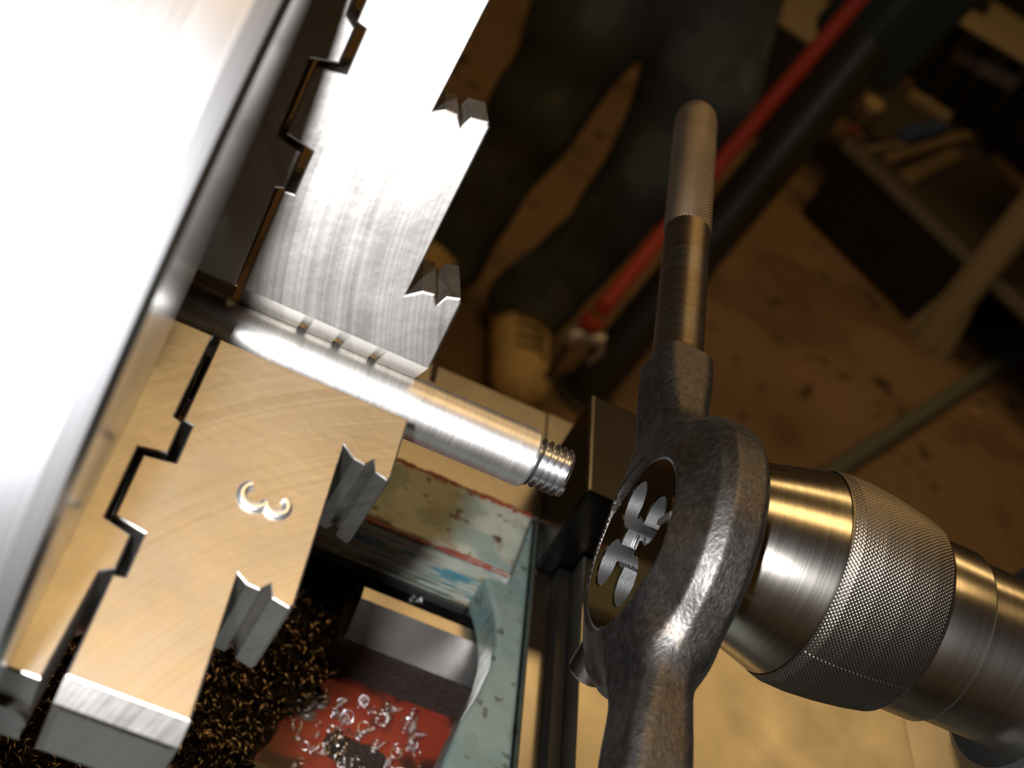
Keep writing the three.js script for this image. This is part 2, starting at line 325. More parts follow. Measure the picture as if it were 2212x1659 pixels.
// ---------------------------------------------------------------- three-jaw chuck
const radial = (deg) => V3(0, Math.sin(deg * Math.PI / 180), Math.cos(deg * Math.PI / 180));
{
  const t = thing('lathe_chuck', 'bright steel three-jaw lathe chuck gripping a thin rod', 'lathe chuck', [-90, 0, 0]);
  part('body', turned([[-116.9, 16], [-116.9, 77], [-115, 79.6], [-51.5, 80], [-48.6, 79.1], [-46.9, 77.4], [-46.4, 76], [-116.9, 16]], 0, 0, 192, 0.45), M.chuck, t);
  part('face', turned([[-60, 76.4], [-46.6, 76.4], [-45.6, 75.2], [-45.5, 74], [-45.5, 21], [-46.5, 19.5], [-60, 19]], 0, 0, 192, 0.35), M.chuckFace, t);
  const place = (g, deg) => { const r = radial(deg), n = radial(deg + 90); return g.applyMatrix4(new THREE.Matrix4().makeBasis(V3(1, 0, 0), r, n.negate())); };
  const slabJ = (poly, w, bevel = 0.3) => { const g = new THREE.ExtrudeGeometry(new THREE.Shape(poly.map(([x, y]) => new THREE.Vector2(x, y))), { depth: 2 * w - 2 * bevel, bevelEnabled: true, bevelSize: bevel, bevelThickness: bevel, bevelOffset: -bevel, bevelSegments: 2 }); g.translate(0, 0, -w + bevel); return g; };
  const top = [[-39.2, 9.9], [-10.2, 9.9], [-10.2, 20.8], [-10.6, 21.5], [-12.6, 20.9], [-13.3, 19.1], [-14.2, 20.5], [-16.0, 20.2], [-17.2, 19.2], [-17.9, 18.6], [-17.3, 45.2], [-17.8, 45.9], [-20.3, 45.4], [-21.0, 43.6], [-22, 45.0], [-23.8, 44.9], [-25.3, 43.9], [-24.4, 64.6], [-39.5, 64.6], [-39.4, 50.2], [-37.9, 49.9], [-37.9, 43.4], [-42.1, 42.6], [-42.1, 32.5], [-37.9, 31.8], [-37.9, 25.4], [-39.3, 25.2]];
  const master = [[-62, 9.5], [-40.2, 9.5], [-40.4, 25.0], [-39.2, 25.4], [-39.2, 31.0], [-43.0, 31.8], [-43.0, 43.2], [-39.2, 44.2], [-39.2, 49.4], [-40.8, 50.6], [-41.8, 66], [-62, 66]];
  const cuts = [-39, -29.6, -28.2, -24.0, -22.6, -18.2, -16.8, -10.4];
  [-14, 106, 226].forEach((deg, i) => {
    const end = new ConvexGeometry([[-24.45, 64.5, 9], [-39.5, 64.5, 9], [-24.5, 67, 6.8], [-39.5, 67, 6.8], [-25.5, 67.2, 6], [-38.6, 67.2, 6]].flatMap(([x, r, w]) => [V3(x, r, w), V3(x, r, -w)]));
    const tip = [];
    for (let k = 0; k < 7; k++) {   // the gripping edge, notched three times
      const cut = k % 2 ? 1.4 : 0, x0 = cuts[k], x1 = cuts[k + 1];
      tip.push(new ConvexGeometry([x0, x1].flatMap((x) => [V3(x, 10.3, 8.98), V3(x, 9.9, 8.98), V3(x, 10.3, -8.98), V3(x, 9.9, -8.98), V3(x, 4.77 + cut, 0.5 + cut), V3(x, 4.77 + cut, -0.5 - cut)])));
    }
    const uvJ = (g, turn = 1) => { const n = g.index ? g.toNonIndexed() : g, p = n.attributes.position, uv = new Float32Array(p.count * 2); for (let q = 0; q < p.count; q++) { uv[2 * q] = p.getX(q); uv[2 * q + 1] = turn * p.getY(q) + 0.5 * p.getZ(q) * (Math.abs(n.attributes.normal.getZ(q)) < 0.5 ? 1 : 0); } n.setAttribute('uv', new THREE.BufferAttribute(uv, 2)); return n; };
    const jaw = part('top_jaw', place(uvJ(merge([slabJ(top, 9), end, ...tip]), i === 1 ? -1 : 1), deg), M.jaw, t);
    jaw.userData.label = ['stepped jaw stamped with the numeral 3', 'stepped jaw pointing up behind the rod', 'stepped jaw on the far side of the rod'][i];
    part('master_jaw', place(uvJ(slabJ(master, 8.95)), deg), M.jaw, t);
    if (!i) {   // the stamped numeral, its top towards the tailstock
      const c = [-25.2, 32.2], s = 1.72, arc = [], A = (cx, cy, r, a0, a1, n) => { for (let q = 0; q <= n; q++) { const a = (a0 + (a1 - a0) * q / n) * Math.PI / 180; arc.push([cx + r * Math.cos(a), cy + r * Math.sin(a)]); } };
      A(0, 0.85, 0.85, 150, -75, 12); A(0, -0.95, 1.0, 75, -150, 12);
      const pts = arc.map(([gx, gy]) => V3(c[0] + s * gy, c[1] + s * gx, -8.95));
      part('stamped_numeral', place(tube(pts, 0.74, 70, 10), deg), M.stamp, jaw);
    }
    const screw = place(new THREE.CylinderGeometry(3, 3, 1.2, 24).translate(-44.5, 66.3, 2), deg);
    part('end_screw', screw, M.way, t);
  });
}

// ---------------------------------------------------------------- the threaded rod
{
  const t = thing('threaded_rod', 'bright steel rod held in the chuck with freshly cut thread on its end', 'steel rod', [-20, 0, 0]);
  part('shank', turned([[-62, 0], [-62, 4.76], [11.2, 4.76], [11.7, 4.3], [11.7, 0]], 0, 0, 96, 0.4), M.bright, t);
  const P = [], T = [], pitch = 1.15, nT = 6, seg = 64, prof = [[0, 3.45], [0.18, 3.5], [0.5, 4.02], [0.62, 4.02], [0.98, 3.5]];   // the thread as one helical sheet
  const rows = nT * seg, cols = prof.length;
  for (let i = 0; i <= rows; i++) for (let c = 0; c <= cols; c++) {
    const a = i / seg, q = prof[c % cols], x = 11.2 + pitch * (a + (c === cols ? 1 : q[0] / 1.15 * 1.0)) - pitch * 0.5, fade = Math.min(1, (nT - a) * 1.4 + 0.35);
    const r = 3.3 + (q[1] - 3.3) * fade, th = a * 2 * Math.PI; P.push(Math.min(x, 18.0), r * Math.sin(th), r * Math.cos(th));
  }
  for (let i = 0; i < rows; i++) for (let c = 0; c < cols; c++) { const a = i * (cols + 1) + c, b = a + cols + 1; T.push(a, a + 1, b, a + 1, b + 1, b); }
  const g = new THREE.BufferGeometry(); g.setAttribute('position', new THREE.Float32BufferAttribute(P, 3)); g.setIndex(T); g.computeVertexNormals();
  part('thread', [g, turned([[11, 3.4], [17.2, 3.4], [17.9, 2.8], [17.95, 0]], 0, 0, 48)], M.thread, t);
}

// ---------------------------------------------------------------- die stock and die
const DC = V3(38, -5.4, 2.6), H = V3(0, 0.156, -0.9878);
{
  const t = thing('die_stock', 'two-handled cast iron die stock resting against the drill chuck', 'die stock', [DC.x, DC.y, DC.z]);
  const g = V3(0, H.z, -H.y);   // across the handle, in the plane of the ring
  const sec = [[12, -4.9], [15.4, -4.9], [22.0, -1.7], [23.2, 0.2], [23.2, 4.3], [22.6, 4.9], [12, 4.9]];   // section of the ring: radius, x
  const polyField = (px, py) => {
    let d = 1e9, inside = false;
    for (let i = 0, j = sec.length - 1; i < sec.length; j = i++) {
      const [ax, ay] = sec[j], [bx, by] = sec[i], ex = bx - ax, ey = by - ay, u = clamp(((px - ax) * ex + (py - ay) * ey) / (ex * ex + ey * ey));
      d = Math.min(d, Math.hypot(px - ax - u * ex, py - ay - u * ey));
      if ((ay > py) !== (by > py) && px < (bx - ax) * (py - ay) / (by - ay) + ax) inside = !inside;
    }
    return inside ? -d : d;
  };
  const field = (x, y, z) => {
    const dx = x - DC.x, dy = y - DC.y, dz = z - DC.z, r = Math.hypot(dy, dz), a = Math.abs(dy * H.y + dz * H.z), b = dy * g.y + dz * g.z;
    let d = polyField(r, dx) - 1.1;
    const s = step(24, 50, a), w = 7.4 - 1.55 * s, hx = 4.3 + 1.2 * step(26, 42, a);   // neck, a rounded bar
    const m = [Math.abs(b) - (w - 3.0), Math.abs(dx) - (hx - 3.0)];
    const bar = Math.max(Math.hypot(Math.max(m[0], 0), Math.max(m[1], 0)) + Math.min(Math.max(m[0], m[1]), 0) - 3.0, a - 46);
    d = smin(d, Math.max(bar, 16 - a), 6);
    return Math.max(d, 14.9 - r);
  };
  part('body', surfaceNet(field, [30, DC.y - 30, DC.z - 54], [46, DC.y + 30, DC.z + 54], 0.55), M.iron, t);
  part('bore_ring', turned([[44, 15.0], [43.6, 14.5], [32.9, 14.5], [32.4, 15.0], [33.4, 15.8], [43, 15.8], [44, 15.0]].reverse(), DC.y, DC.z, 128, 0.3), M.bright, t);
  for (const s of [1, -1]) {
    const d = H.clone().multiplyScalar(s), a = DC.clone();
    part('shaft', spun(a, a.clone().add(d), [[40, 0], [44.5, 5.7], [46.6, 5.1], [48, 4.75], [88, 4.75]], 48), M.handle, t);
    part('knurled_grip', spun(a, a.clone().add(d), [[87.5, 4.7], [88, 4.95], [129, 4.95], [132, 4.6], [134.2, 3.7], [135.6, 2.2], [136.1, 0]], 64, 0.8), M.grip, t);
  }
  const sd = V3(0, -0.985, 0.17), b = DC.clone().addScaledVector(sd, 21);
  const sc = part('lock_screw', spun(b, b.clone().add(sd), [[0, 0], [0, 3.6], [4.6, 3.6], [5.2, 3.0], [5.2, 0]], 28), M.turned, t);
  part('slot', box(DC.x - 2.6, DC.x + 2.6, DC.y - 26.6, DC.y - 25.6, DC.z + 3.6, DC.z + 4.8, 0.1), M.rubber, sc);

  const e = thing('threading_die', 'round split threading die with four clearance holes in the die stock', 'threading die', [37, DC.y, DC.z]);
  const s2 = new THREE.Shape(); s2.absarc(0, 0, 14.48, 0, Math.PI * 2);
  // the opening: bore and four clearance holes, drawn in (z, y)
  const hole = [], lobes = [72, 168, 250, 350], R = 8.0, lr = 4.05, br = 4.2;
  lobes.forEach((deg) => {
    const c = deg * Math.PI / 180, off = Math.asin(1.55 / br);
    hole.push([br * Math.cos(c - off), br * Math.sin(c - off)]);
    for (let q = 0; q <= 22; q++) { const a = c - Math.PI + 0.52 + q / 22 * (2 * Math.PI - 1.04); hole.push([R * Math.cos(c) + lr * Math.cos(a), R * Math.sin(c) + lr * Math.sin(a)]); }
    hole.push([br * Math.cos(c + off), br * Math.sin(c + off)]);
    const nx = (lobes[(lobes.indexOf(deg) + 1) % 4] * Math.PI / 180 + 2 * Math.PI - c) % (2 * Math.PI);
    for (let q = 1; q < 8; q++) { const a = c + off + (nx - 2 * off) * q / 8; hole.push([br * Math.cos(a), br * Math.sin(a)]); }
  });
  const slitAt = (k) => k;   // the split runs from the first hole to the rim
  void slitAt;
  s2.holes.push(new THREE.Path(hole.map(([z, y]) => new THREE.Vector2(z, y))));
  const ex = new THREE.ExtrudeGeometry(s2, { depth: 8.6, bevelEnabled: true, bevelSize: 0.25, bevelThickness: 0.25, bevelOffset: -0.25, bevelSegments: 1, curveSegments: 72 });
  ex.applyMatrix4(new THREE.Matrix4().makeBasis(V3(0, 0, 1), V3(0, 1, 0), V3(-1, 0, 0)));
  ex.translate(41.0, DC.y, DC.z);
  const pos = ex.index ? ex.toNonIndexed() : ex, face = [], wall = [], nn = pos.attributes.normal, pp = pos.attributes.position;
  for (let i = 0; i < pp.count; i += 3) { const ax = Math.abs(nn.getX(i) + nn.getX(i + 1) + nn.getX(i + 2)) / 3 > 0.5; for (let k = 0; k < 3; k++) (ax ? face : wall).push(i + k); }
  const pick = (ids) => { const q = new THREE.BufferGeometry(); for (const k of ['position', 'normal']) { const a = pos.attributes[k], f = new Float32Array(ids.length * 3); ids.forEach((id, j) => { f[3 * j] = a.getX(id); f[3 * j + 1] = a.getY(id); f[3 * j + 2] = a.getZ(id); }); q.setAttribute(k, new THREE.BufferAttribute(f, 3)); } return boxUV(q); };
  part('face', pick(face), M.die, e);
  part('hole_wall', toCreasedNormals(pick(wall), 0.5), M.dieWall, e);
  const sa = 62 * Math.PI / 180, p0 = V3(32.2, DC.y + 11 * Math.sin(sa), DC.z + 11 * Math.cos(sa)), slit = new THREE.BoxGeometry(0.5, 4.4, 0.9);
  slit.rotateX(Math.PI / 2 - sa); slit.translate(p0.x - 0.1, p0.y + 1.9 * Math.sin(sa), p0.z + 1.9 * Math.cos(sa));
  part('split', slit, M.dieWall, e);
  const ridges = [];
  for (let k = 0; k < 7; k++) for (let j = 0; j < 4; j++) {   // thread lands between the holes
    const a0 = lobes[j] * Math.PI / 180 + 0.42, a1 = a0 + ((lobes[(j + 1) % 4] - lobes[j] + 360) % 360) * Math.PI / 180 - 0.84, pts = [];
    for (let q = 0; q <= 8; q++) { const a = a0 + (a1 - a0) * q / 8; pts.push(V3(33.8 + k * 1.15 + a * 0.15, DC.y + 4.15 * Math.sin(a), DC.z + 4.15 * Math.cos(a))); }
    ridges.push(tube(pts, 0.42, 12, 6));
  }
  part('cutting_thread', ridges, M.thread, e);
}

// ---------------------------------------------------------------- drill chuck in the tailstock
{
  const t = thing('drill_chuck', 'keyless drill chuck with smooth nose and diamond-knurled sleeve', 'drill chuck', [65, 0, 0]);
  part('nose', turned([[41.8, 6], [41.8, 11.6], [42.6, 12.8], [44.2, 13.6], [58.5, 17.5], [59.2, 17.5], [59.2, 6]], 0, 0, 160, 0.4), M.turned, t);
  // the sleeve, every diamond of its knurling raised
  const na = 160, nb = 28, ka = 5, kb = 6, prof = (x) => { const k = [[59, 17.7], [61, 18.25], [65, 18.35], [70, 18.0], [75, 17.3], [78.4, 16.6], [79, 16.2]]; for (let i = 0; i < k.length - 1; i++) if (x <= k[i + 1][0]) { const u = (x - k[i][0]) / (k[i + 1][0] - k[i][0]); return k[i][1] + (k[i + 1][1] - k[i][1]) * u; } return 16.2; };
  const A = na * ka, B = nb * kb, P = [], T = [], tri = (q) => Math.abs((((q % 1) + 1) % 1) - 0.5) * 2;
  for (let j = 0; j <= B; j++) for (let i = 0; i <= A; i++) {
    const x = 59 + 20 * j / B, u = i / ka, v = j / kb, rim = Math.min(1, j / 4, (B - j) / 4);
    const d = Math.min(tri((u + v) / 1), tri((u - v) / 1)), r = prof(x) + rim * 0.30 * (Math.min(d, 0.9) - 0.5), th = 2 * Math.PI * i / A;
    P.push(x, r * Math.sin(th), r * Math.cos(th));
  }
  for (let j = 0; j < B; j++) for (let i = 0; i < A; i++) { const a = j * (A + 1) + i, b = a + A + 1; T.push(a, b, a + 1, a + 1, b, b + 1); }
  const g = new THREE.BufferGeometry(); g.setAttribute('position', new THREE.Float32BufferAttribute(P, 3)); g.setIndex(T); g.computeVertexNormals();
  part('knurled_sleeve', g, M.knurl, t);
  part('collar', turned([[78.8, 12], [78.8, 15.0], [79.4, 15.1], [87.4, 15.1], [88, 14.7], [88, 10]], 0, 0, 128, 0.35), M.turned, t);
  part('arbor', turned([[87.5, 10], [87.5, 14.2], [104, 14.2], [104, 8]], 0, 0, 96, 0.35), M.turned, t);
  const q = thing('tailstock', 'dark tailstock barrel with black collar behind the drill chuck', 'tailstock', [220, -108.8, 0]);
  part('barrel_collar', turned([[102.5, 12], [102.5, 17.5], [104, 19.6], [107, 20.4], [108.4, 22.8], [117, 22.8], [118, 22], [118, 12]], 0, 0, 128, 0.4), M.black, q);
  part('barrel', turned([[117.5, 10], [117.5, 17], [235, 17], [235, 10]], 0, 0, 64, 0.35), M.turned, q);
  part('casting', slab([[190, -34], [330, -34], [330, 34], [190, 34]], -74, 34, 12, [], 3), M.greenPaint, q);
  part('base', slab([[186, -100], [335, -100], [335, 100], [186, 100]], -104.8, -73, 3), M.greenPaint, q);
}

// ---------------------------------------------------------------- saddle, cross slide and compound base
{
  const t = thing('lathe_saddle', 'pale green painted lathe saddle with chipped paint on the bed', 'lathe saddle', [20, -104, -60]);
  const plan = [[-40, -150], [51, -150], [51, 104], [-60, 104], [-60, 70], [-10, 62], [16, 44], [30, 18], [35.3, -8], [36, -20], [38.6, -32], [41.2, -40], [43.4, -49], [44.2, -56], [44.2, -60], [43.7, -64], [42.8, -68], [41.6, -71.5], [40.4, -74.5], [39.6, -77], [-40, -77]];
  part('casting', slab(plan, -103.6, -92.6, 1.1, [], 3), M.paintBase, t);
  part('raised_pad', slab([[-40, -103], [49.6, -103], [45.2, -77.4], [-40, -77.4]], -104, -89.6, 1.3, [], 4), M.paint, t);
  part('pad_flank', slab([[-40, -78], [43.5, -78], [43.3, -76.95], [-40, -76.95]], -103.8, -91.0, 0.2), M.paintSide, t);
  const red = []; for (let x = 6; x < 44; x += 1.6) red.push(rod(V3(x, -90.0 - 0.12 * rnd(), -77.1 - 0.12 * rnd()), V3(x + 1.75, -90.0 - 0.12 * rnd(), -77.1 - 0.12 * rnd()), rr(0.25, 0.5), 7));
  part('red_undercoat', red, M.redEdge, t);
  const chipped = []; for (let x = -8; x < 49; x += 1.3) { const k = rr(0.4, 1.3); chipped.push(new THREE.SphereGeometry(1, 8, 5).scale(rr(0.9, 1.7), 0.22, k).translate(x, -89.65, -102.6 + k * 0.4 + rr(-0.2, 0.5))); }
  part('red_undercoat', chipped, M.redEdge, t);
  part('machined_face', slab([[-40, -150], [51.2, -150], [51.2, -103.2], [-40, -103.2]], -93, -90.6, 0.3), M.way, t);
  part('slot', box(15.2, 17.0, -90.8, -90.45, -149.5, -141.5, 0.05), M.rubber, t);
  part('way_wiper', box(-20, 40, -106.6, -103.9, -82.5, -76.4, 0.5), M.rubber, t);
  part('dovetail_way', box(51.2, 185, -103.4, -90.2, -150, 104, 0.3), M.way, t);
  const c = thing('cross_slide', 'flat ground steel cross slide lying under the drill chuck', 'cross slide', [100, -90, 0]);
  part('table', box(59.6, 150, -90.1, -80, -83.4, 110, 0.45), metal(lin(0.32, 0.30, 0.25), 0.36, { roughnessMap: M.way.roughnessMap, bumpMap: grain, bumpScale: 0.00001 }), c);
  part('gib', box(56.2, 59.4, -90.1, -86.2, -83.4, 110, 0.3), M.oxide, c);
  const b = thing('compound_base', 'dark steel block standing on the cross slide behind the die stock', 'tool slide', [70, -90, -104]);
  part('block', box(51.4, 96, -90.1, -62, -124, -84.2, 0.9), metal(lin(0.022, 0.02, 0.018), 0.34, { roughnessMap: M.way.roughnessMap }), b);
  part('worn_edge', box(51.3, 52.5, -63.2, -61.9, -123.6, -84.6, 0.5), M.way, b).userData.label = 'bright worn edge';
}

// ---------------------------------------------------------------- metal shavings in the trough
{
  const chip = metal(lin(0.72, 0.71, 0.70), 0.22), brass = metal(lin(0.60, 0.48, 0.33), 0.3);
  const curl = (r, turns, pitch, w) => { const pts = [], n = Math.ceil(turns * 14); for (let i = 0; i <= n; i++) { const a = i / 14 * 2 * Math.PI, q = r * (1 - 0.25 * i / n); pts.push(V3(q * Math.cos(a), pitch * i / 14, q * Math.sin(a))); } return new THREE.TubeGeometry(new THREE.CatmullRomCurve3(pts), n * 2, w, 5); };
  const kinds = [[1.5, 1.1, 0.3, 0.13], [1.2, 2.2, 0.9, 0.12], [1.0, 3.4, 1.2, 0.11], [0.8, 0.8, 0.4, 0.14], [1.7, 1.4, 0.2, 0.12], [0.65, 4.2, 1.2, 0.1]].map((k) => curl(...k).scale(0.001, 0.001, 0.001));
  const lay = (x, y, z, k, s, flat) => {
    const m = new THREE.Mesh(kinds[k], chip); m.name = numbered('metal_shaving'); m.castShadow = m.receiveShadow = true; m.scale.setScalar(s);
    m.position.copy(toWorld(x, y, z)); m.rotation.set(rr(-flat, flat), rr(0, 6.28), rr(-flat, flat)); scene.add(m); return m;
  };
  for (let i = 0; i < 150; i++) {
    const u = rnd(), v = Math.pow(rnd(), 0.8), x = 8 + 30 * u + 3 * v, z = -50 + 34 * v - 9 * u;
    if (z < -55) continue;
    tag(lay(x, -123.4 + rr(0, 0.9), z, Math.floor(rnd() * 6), rr(0.55, 1.05), 0.9), 'tiny bright curled metal shaving lying on the orange trough', 'metal shaving', 'bright shavings on the orange trough');
  }
  for (const [x, y, z, k, s] of [[27, -108.6, -77.6, 4, 0.9], [28.4, -108.8, -77.4, 2, 0.7], [29.8, -108.9, -77.8, 5, 0.7], [46, -109.0, -80, 0, 0.8], [46.8, -108.9, -79, 3, 0.6]])
    tag(lay(x, y, z, k, s, 0.8), 'tiny curled metal shaving lying in the groove of the rear way', 'metal shaving', 'shavings in the groove of the rear way');
  for (const [x, z, k, s] of [[43, -101, 0, 0.5], [34, -102, 3, 0.5], [31, -101.5, 2, 0.4], [40, -93, 3, 0.5], [28, -78.3, 3, 0.5], [33, -77.9, 2, 0.4]])
    tag(lay(x, -89.4, z, k, s, 0.8), 'tiny metal shaving stuck to the painted saddle', 'metal shaving', 'shavings on the painted saddle');
  // the dark heap of old shavings under the chuck
  const top = (x, z) => { const a = step(16, -18, x + 0.35 * (z + 50)) * 8 + step(4, -60, x) * 8 + 3 * (fbm((x + 200) / 400, (z + 200) / 400, 40, 4, 171) - 0.5); return -124 + Math.max(0, a); };
  const hg = new THREE.PlaneGeometry(150, 150, 110, 110); hg.rotateX(-Math.PI / 2); hg.translate(-42, 0, -20);
  const hp = hg.attributes.position; for (let i = 0; i < hp.count; i++) hp.setY(i, top(hp.getX(i), hp.getZ(i)) - 0.3);
  hg.computeVertexNormals();
  const heap = single('swarf_heap', boxUV(hg), M.grease, [-40, -124, -20], 'dark oily heap of old metal shavings under the chuck', 'shavings heap', null, 'stuff');
  const sliver = new THREE.TorusGeometry(1.7, 0.34, 4, 7, 1.9).scale(0.001, 0.001, 0.001), N = 6500;
  const im = new THREE.InstancedMesh(sliver, brass, N), o = new THREE.Object3D(), col = new THREE.Color();
  for (let i = 0; i < N; i++) {
    const x = rr(-60, 22), z = rr(-80, 30), y = top(x, z), ho = origin.get(heap), on = y > -123.6;
    o.position.set((x - ho[0]) / 1000, (y - ho[1] + rr(-0.3, 0.7)) / 1000, (z - ho[2]) / 1000); o.rotation.set(rr(-1, 1), rr(0, 6.28), rr(-1, 1)); o.scale.setScalar(on ? rr(0.4, 1.1) : 0.01); o.updateMatrix(); im.setMatrixAt(i, o.matrix);
    const t = rr(0.15, 1) ** 2; im.setColorAt(i, col.setRGB(t, t * 0.95, t * 0.9));
  }
  im.name = 'old_shavings'; im.userData.kind = 'stuff'; im.castShadow = im.receiveShadow = true; heap.add(im);
}

// ---------------------------------------------------------------- the person behind the lathe
{
  const t = thing('person', 'person standing behind the lathe in dark jeans and pale suede shoes', 'person', [330, -1100, -1880]);
  const legA = [[384, -1030, -1842, 68], [391, -1000, -1842, 64], [424, -908, -1852, 57], [448, -716, -1842, 70], [450, -562, -1866, 88], [372, -330, -1900, 108]];
  const legB = [[222, -1035, -1882, 70], [224, -1000, -1880, 62], [229, -940, -1870, 58], [244, -703, -1840, 70], [252, -557, -1866, 86], [240, -330, -1900, 108]];
  const bones = []; for (const L of [legA, legB]) for (let i = 0; i < L.length - 1; i++) bones.push([L[i], L[i + 1]]);
  bones.push([[372, -330, -1900, 108], [240, -330, -1900, 108]], [[306, -300, -1905, 130], [306, -180, -1905, 126]]);
  const cloth = chainField(bones, 26);
  const folds = (x, y, z) => Math.max(cloth(x, y, z) + 2.5 * Math.sin(y * 0.045 + x * 0.02 + 2 * Math.sin(z * 0.03)) * step(-1080, -600, -Math.abs(y + 900) - 500) , -(y + 1052), y + 150);
  part('jeans', surfaceNet(folds, [120, -1060, -2060], [590, -140, -1730], 9), M.denim, t);
  const torso = chainField([[[366, -170, -1905, 132], [366, 40, -1900, 140]], [[366, 40, -1900, 140], [366, 230, -1905, 120]], [[240, 270, -1905, 66], [492, 270, -1905, 66]], [[225, 262, -1905, 62], [180, -20, -1900, 50]], [[180, -20, -1900, 50], [215, -60, -1760, 42]], [[507, 262, -1905, 62], [552, -20, -1900, 50]], [[552, -20, -1900, 50], [520, -60, -1760, 42]]], 40);
  part('shirt', surfaceNet((x, y, z) => Math.max(torso(x, y, z), -(y + 205)), [100, -220, -2080], [640, 350, -1690], 14).translate(-60, 0, 0), matte(lin(0.03, 0.035, 0.04), 0.95), t);
  const hb = [[[366, 300, -1905, 56], [366, 390, -1895, 58]], [[366, 470, -1885, 88], [366, 420, -1858, 62]], [[366, 500, -1905, 98], [366, 480, -1890, 92]], [[366, 452, -1792, 10], [366, 480, -1795, 6]], [[268, 465, -1890, 14], [268, 440, -1890, 10]], [[464, 465, -1890, 14], [464, 440, -1890, 10]]];
  for (const s of [-1, 1]) {   // hands held in front at waist height
    const hx = s < 0 ? 217 : 518; hb.push([[hx, -60, -1765, 30], [hx, -50, -1700, 32]]);
    for (let f = 0; f < 4; f++) { const fx = hx + (f - 1.5) * 19; hb.push([[fx, -48, -1690, 10], [fx, -50, -1640, 9]], [[fx, -50, -1640, 9], [fx, -68, -1618, 8]]); }
    hb.push([[hx - s * 28, -52, -1730, 11], [hx - s * 44, -58, -1672, 9]]);
  }
  part('body', surfaceNet(chainField(hb, 10), [140, -120, -2020], [600, 620, -1600], 6).translate(-60, 0, 0), matte(lin(0.42, 0.26, 0.18), 0.6), t);
  part('hair', surfaceNet((x, y, z) => Math.max(cone(x, y, z, [366, 508, -1912, 104], [366, 490, -1905, 100]), -(y - 450 + (z + 1905) * 0.0) , -( -z - 1868 + (500 - y) * 0.2)), [250, 440, -2030], [480, 630, -1780], 7).translate(-60, 0, 0), matte(lin(0.03, 0.02, 0.015), 0.9), t);
  for (const s of [-1, 1]) part('eye', new THREE.SphereGeometry(12, 16, 12).translate(306 + s * 32, 478, -1812), matte(lin(0.5, 0.5, 0.5), 0.3), t);
  // shoes, toes towards the lathe
  for (const [hx, tx] of [[366, 408], [212, 204]]) {
    const L = (f) => hx + (tx - hx) * f, Z = (f) => -1893 + 265 * f;
    const up = chainField([[[L(0.08), -1058, Z(0.12), 40], [L(0.5), -1054, Z(0.5), 46]], [[L(0.5), -1054, Z(0.5), 46], [L(0.82), -1068, Z(0.82), 48]], [[L(0.16), -1050, Z(0.18), 44], [L(0.2), -1010, Z(0.2), 42]]], 18);
    const u = part('shoe', surfaceNet((x, y, z) => Math.max(up(x, y, z), -(y + 1084)), [hx - 80, -1092, -1960], [tx + 80, -950, -1590], 5), M.suede, t);
    const so = new THREE.Shape(); const pts = [[0.0, 32], [0.15, 38], [0.4, 40], [0.65, 48], [0.85, 50], [0.96, 38], [1.02, 16]];
    const poly = [...pts.map(([f, w]) => [L(f) + w, Z(f)]), ...pts.slice().reverse().map(([f, w]) => [L(f) - w, Z(f)])]; void so;
    part('sole', slab(poly.reverse(), -1100, -1080, 3), matte(lin(0.10, 0.08, 0.06), 0.9), u);
    for (let k = 0; k < 4; k++) { const f = 0.5 + 0.075 * k, y = -998 - 6 * k; part('lace', tube([V3(L(f) - 26, y - 8, Z(f)), V3(L(f), y + 2, Z(f) + 2), V3(L(f) + 26, y - 8, Z(f) + 4)], 4, 12, 6), matte(lin(0.12, 0.08, 0.04), 0.9), u); }
  }
}

// ---------------------------------------------------------------- air hose and blow gun
{
  const red = matte(lin(0.50, 0.055, 0.035), 0.5), steel = new THREE.MeshStandardMaterial({ color: lin(0.5, 0.48, 0.45), metalness: 0.5, roughness: 0.35 }), brass = metal(lin(0.7, 0.5, 0.22), 0.3), dark = matte(lin(0.04, 0.042, 0.046), 0.35);
  single('air_hose', tube([V3(440, -846, -1620), V3(500, -680, -1742), V3(523, -576, -1770), V3(571, -310, -1800), V3(625, 0, -1840), V3(650, 400, -1900), V3(655, 1000, -1930), V3(655, 1899, -1930)], 12.5, 120, 16), red, [571, -310, -1800], 'red rubber air hose hanging beside the leaning dark post', 'air hose');
  const t = thing('blow_gun', 'small air blow gun with red collar hanging on the red hose', 'blow gun', [438, -930, -1620]);
  const a = V3(440, -848, -1620), d = V3(-0.12, -0.97, 0.1).normalize(), at = (k) => a.clone().addScaledVector(d, k);
  part('hose_collar', [spun(at(-6), at(0), [[0, 0], [0, 14], [14, 15], [16, 12], [16, 0]], 24), spun(at(22), at(30), [[0, 0], [0, 15], [5, 18], [18, 18], [24, 13], [24, 0]], 24)], red, t);
  part('coupling', rod(at(8), at(24), 11), brass, t);
  part('valve_body', [rod(at(44), at(66), 8), rod(at(60).add(V3(-14, -4, 0)), at(60).add(V3(34, 6, 0)), 12), new THREE.SphereGeometry(16, 20, 14).translate(at(64).x - 10, at(64).y - 6, at(64).z)], steel, t);
  part('lever', tube([at(50).add(V3(20, 0, 10)), at(62).add(V3(36, -4, 12)), at(76).add(V3(30, -16, 10))], 5, 14, 8), steel, t);
  part('nozzle_tube', rod(at(68).add(V3(-10, 0, 0)), V3(420, -1001, -1611), 5.5), dark, t);
}

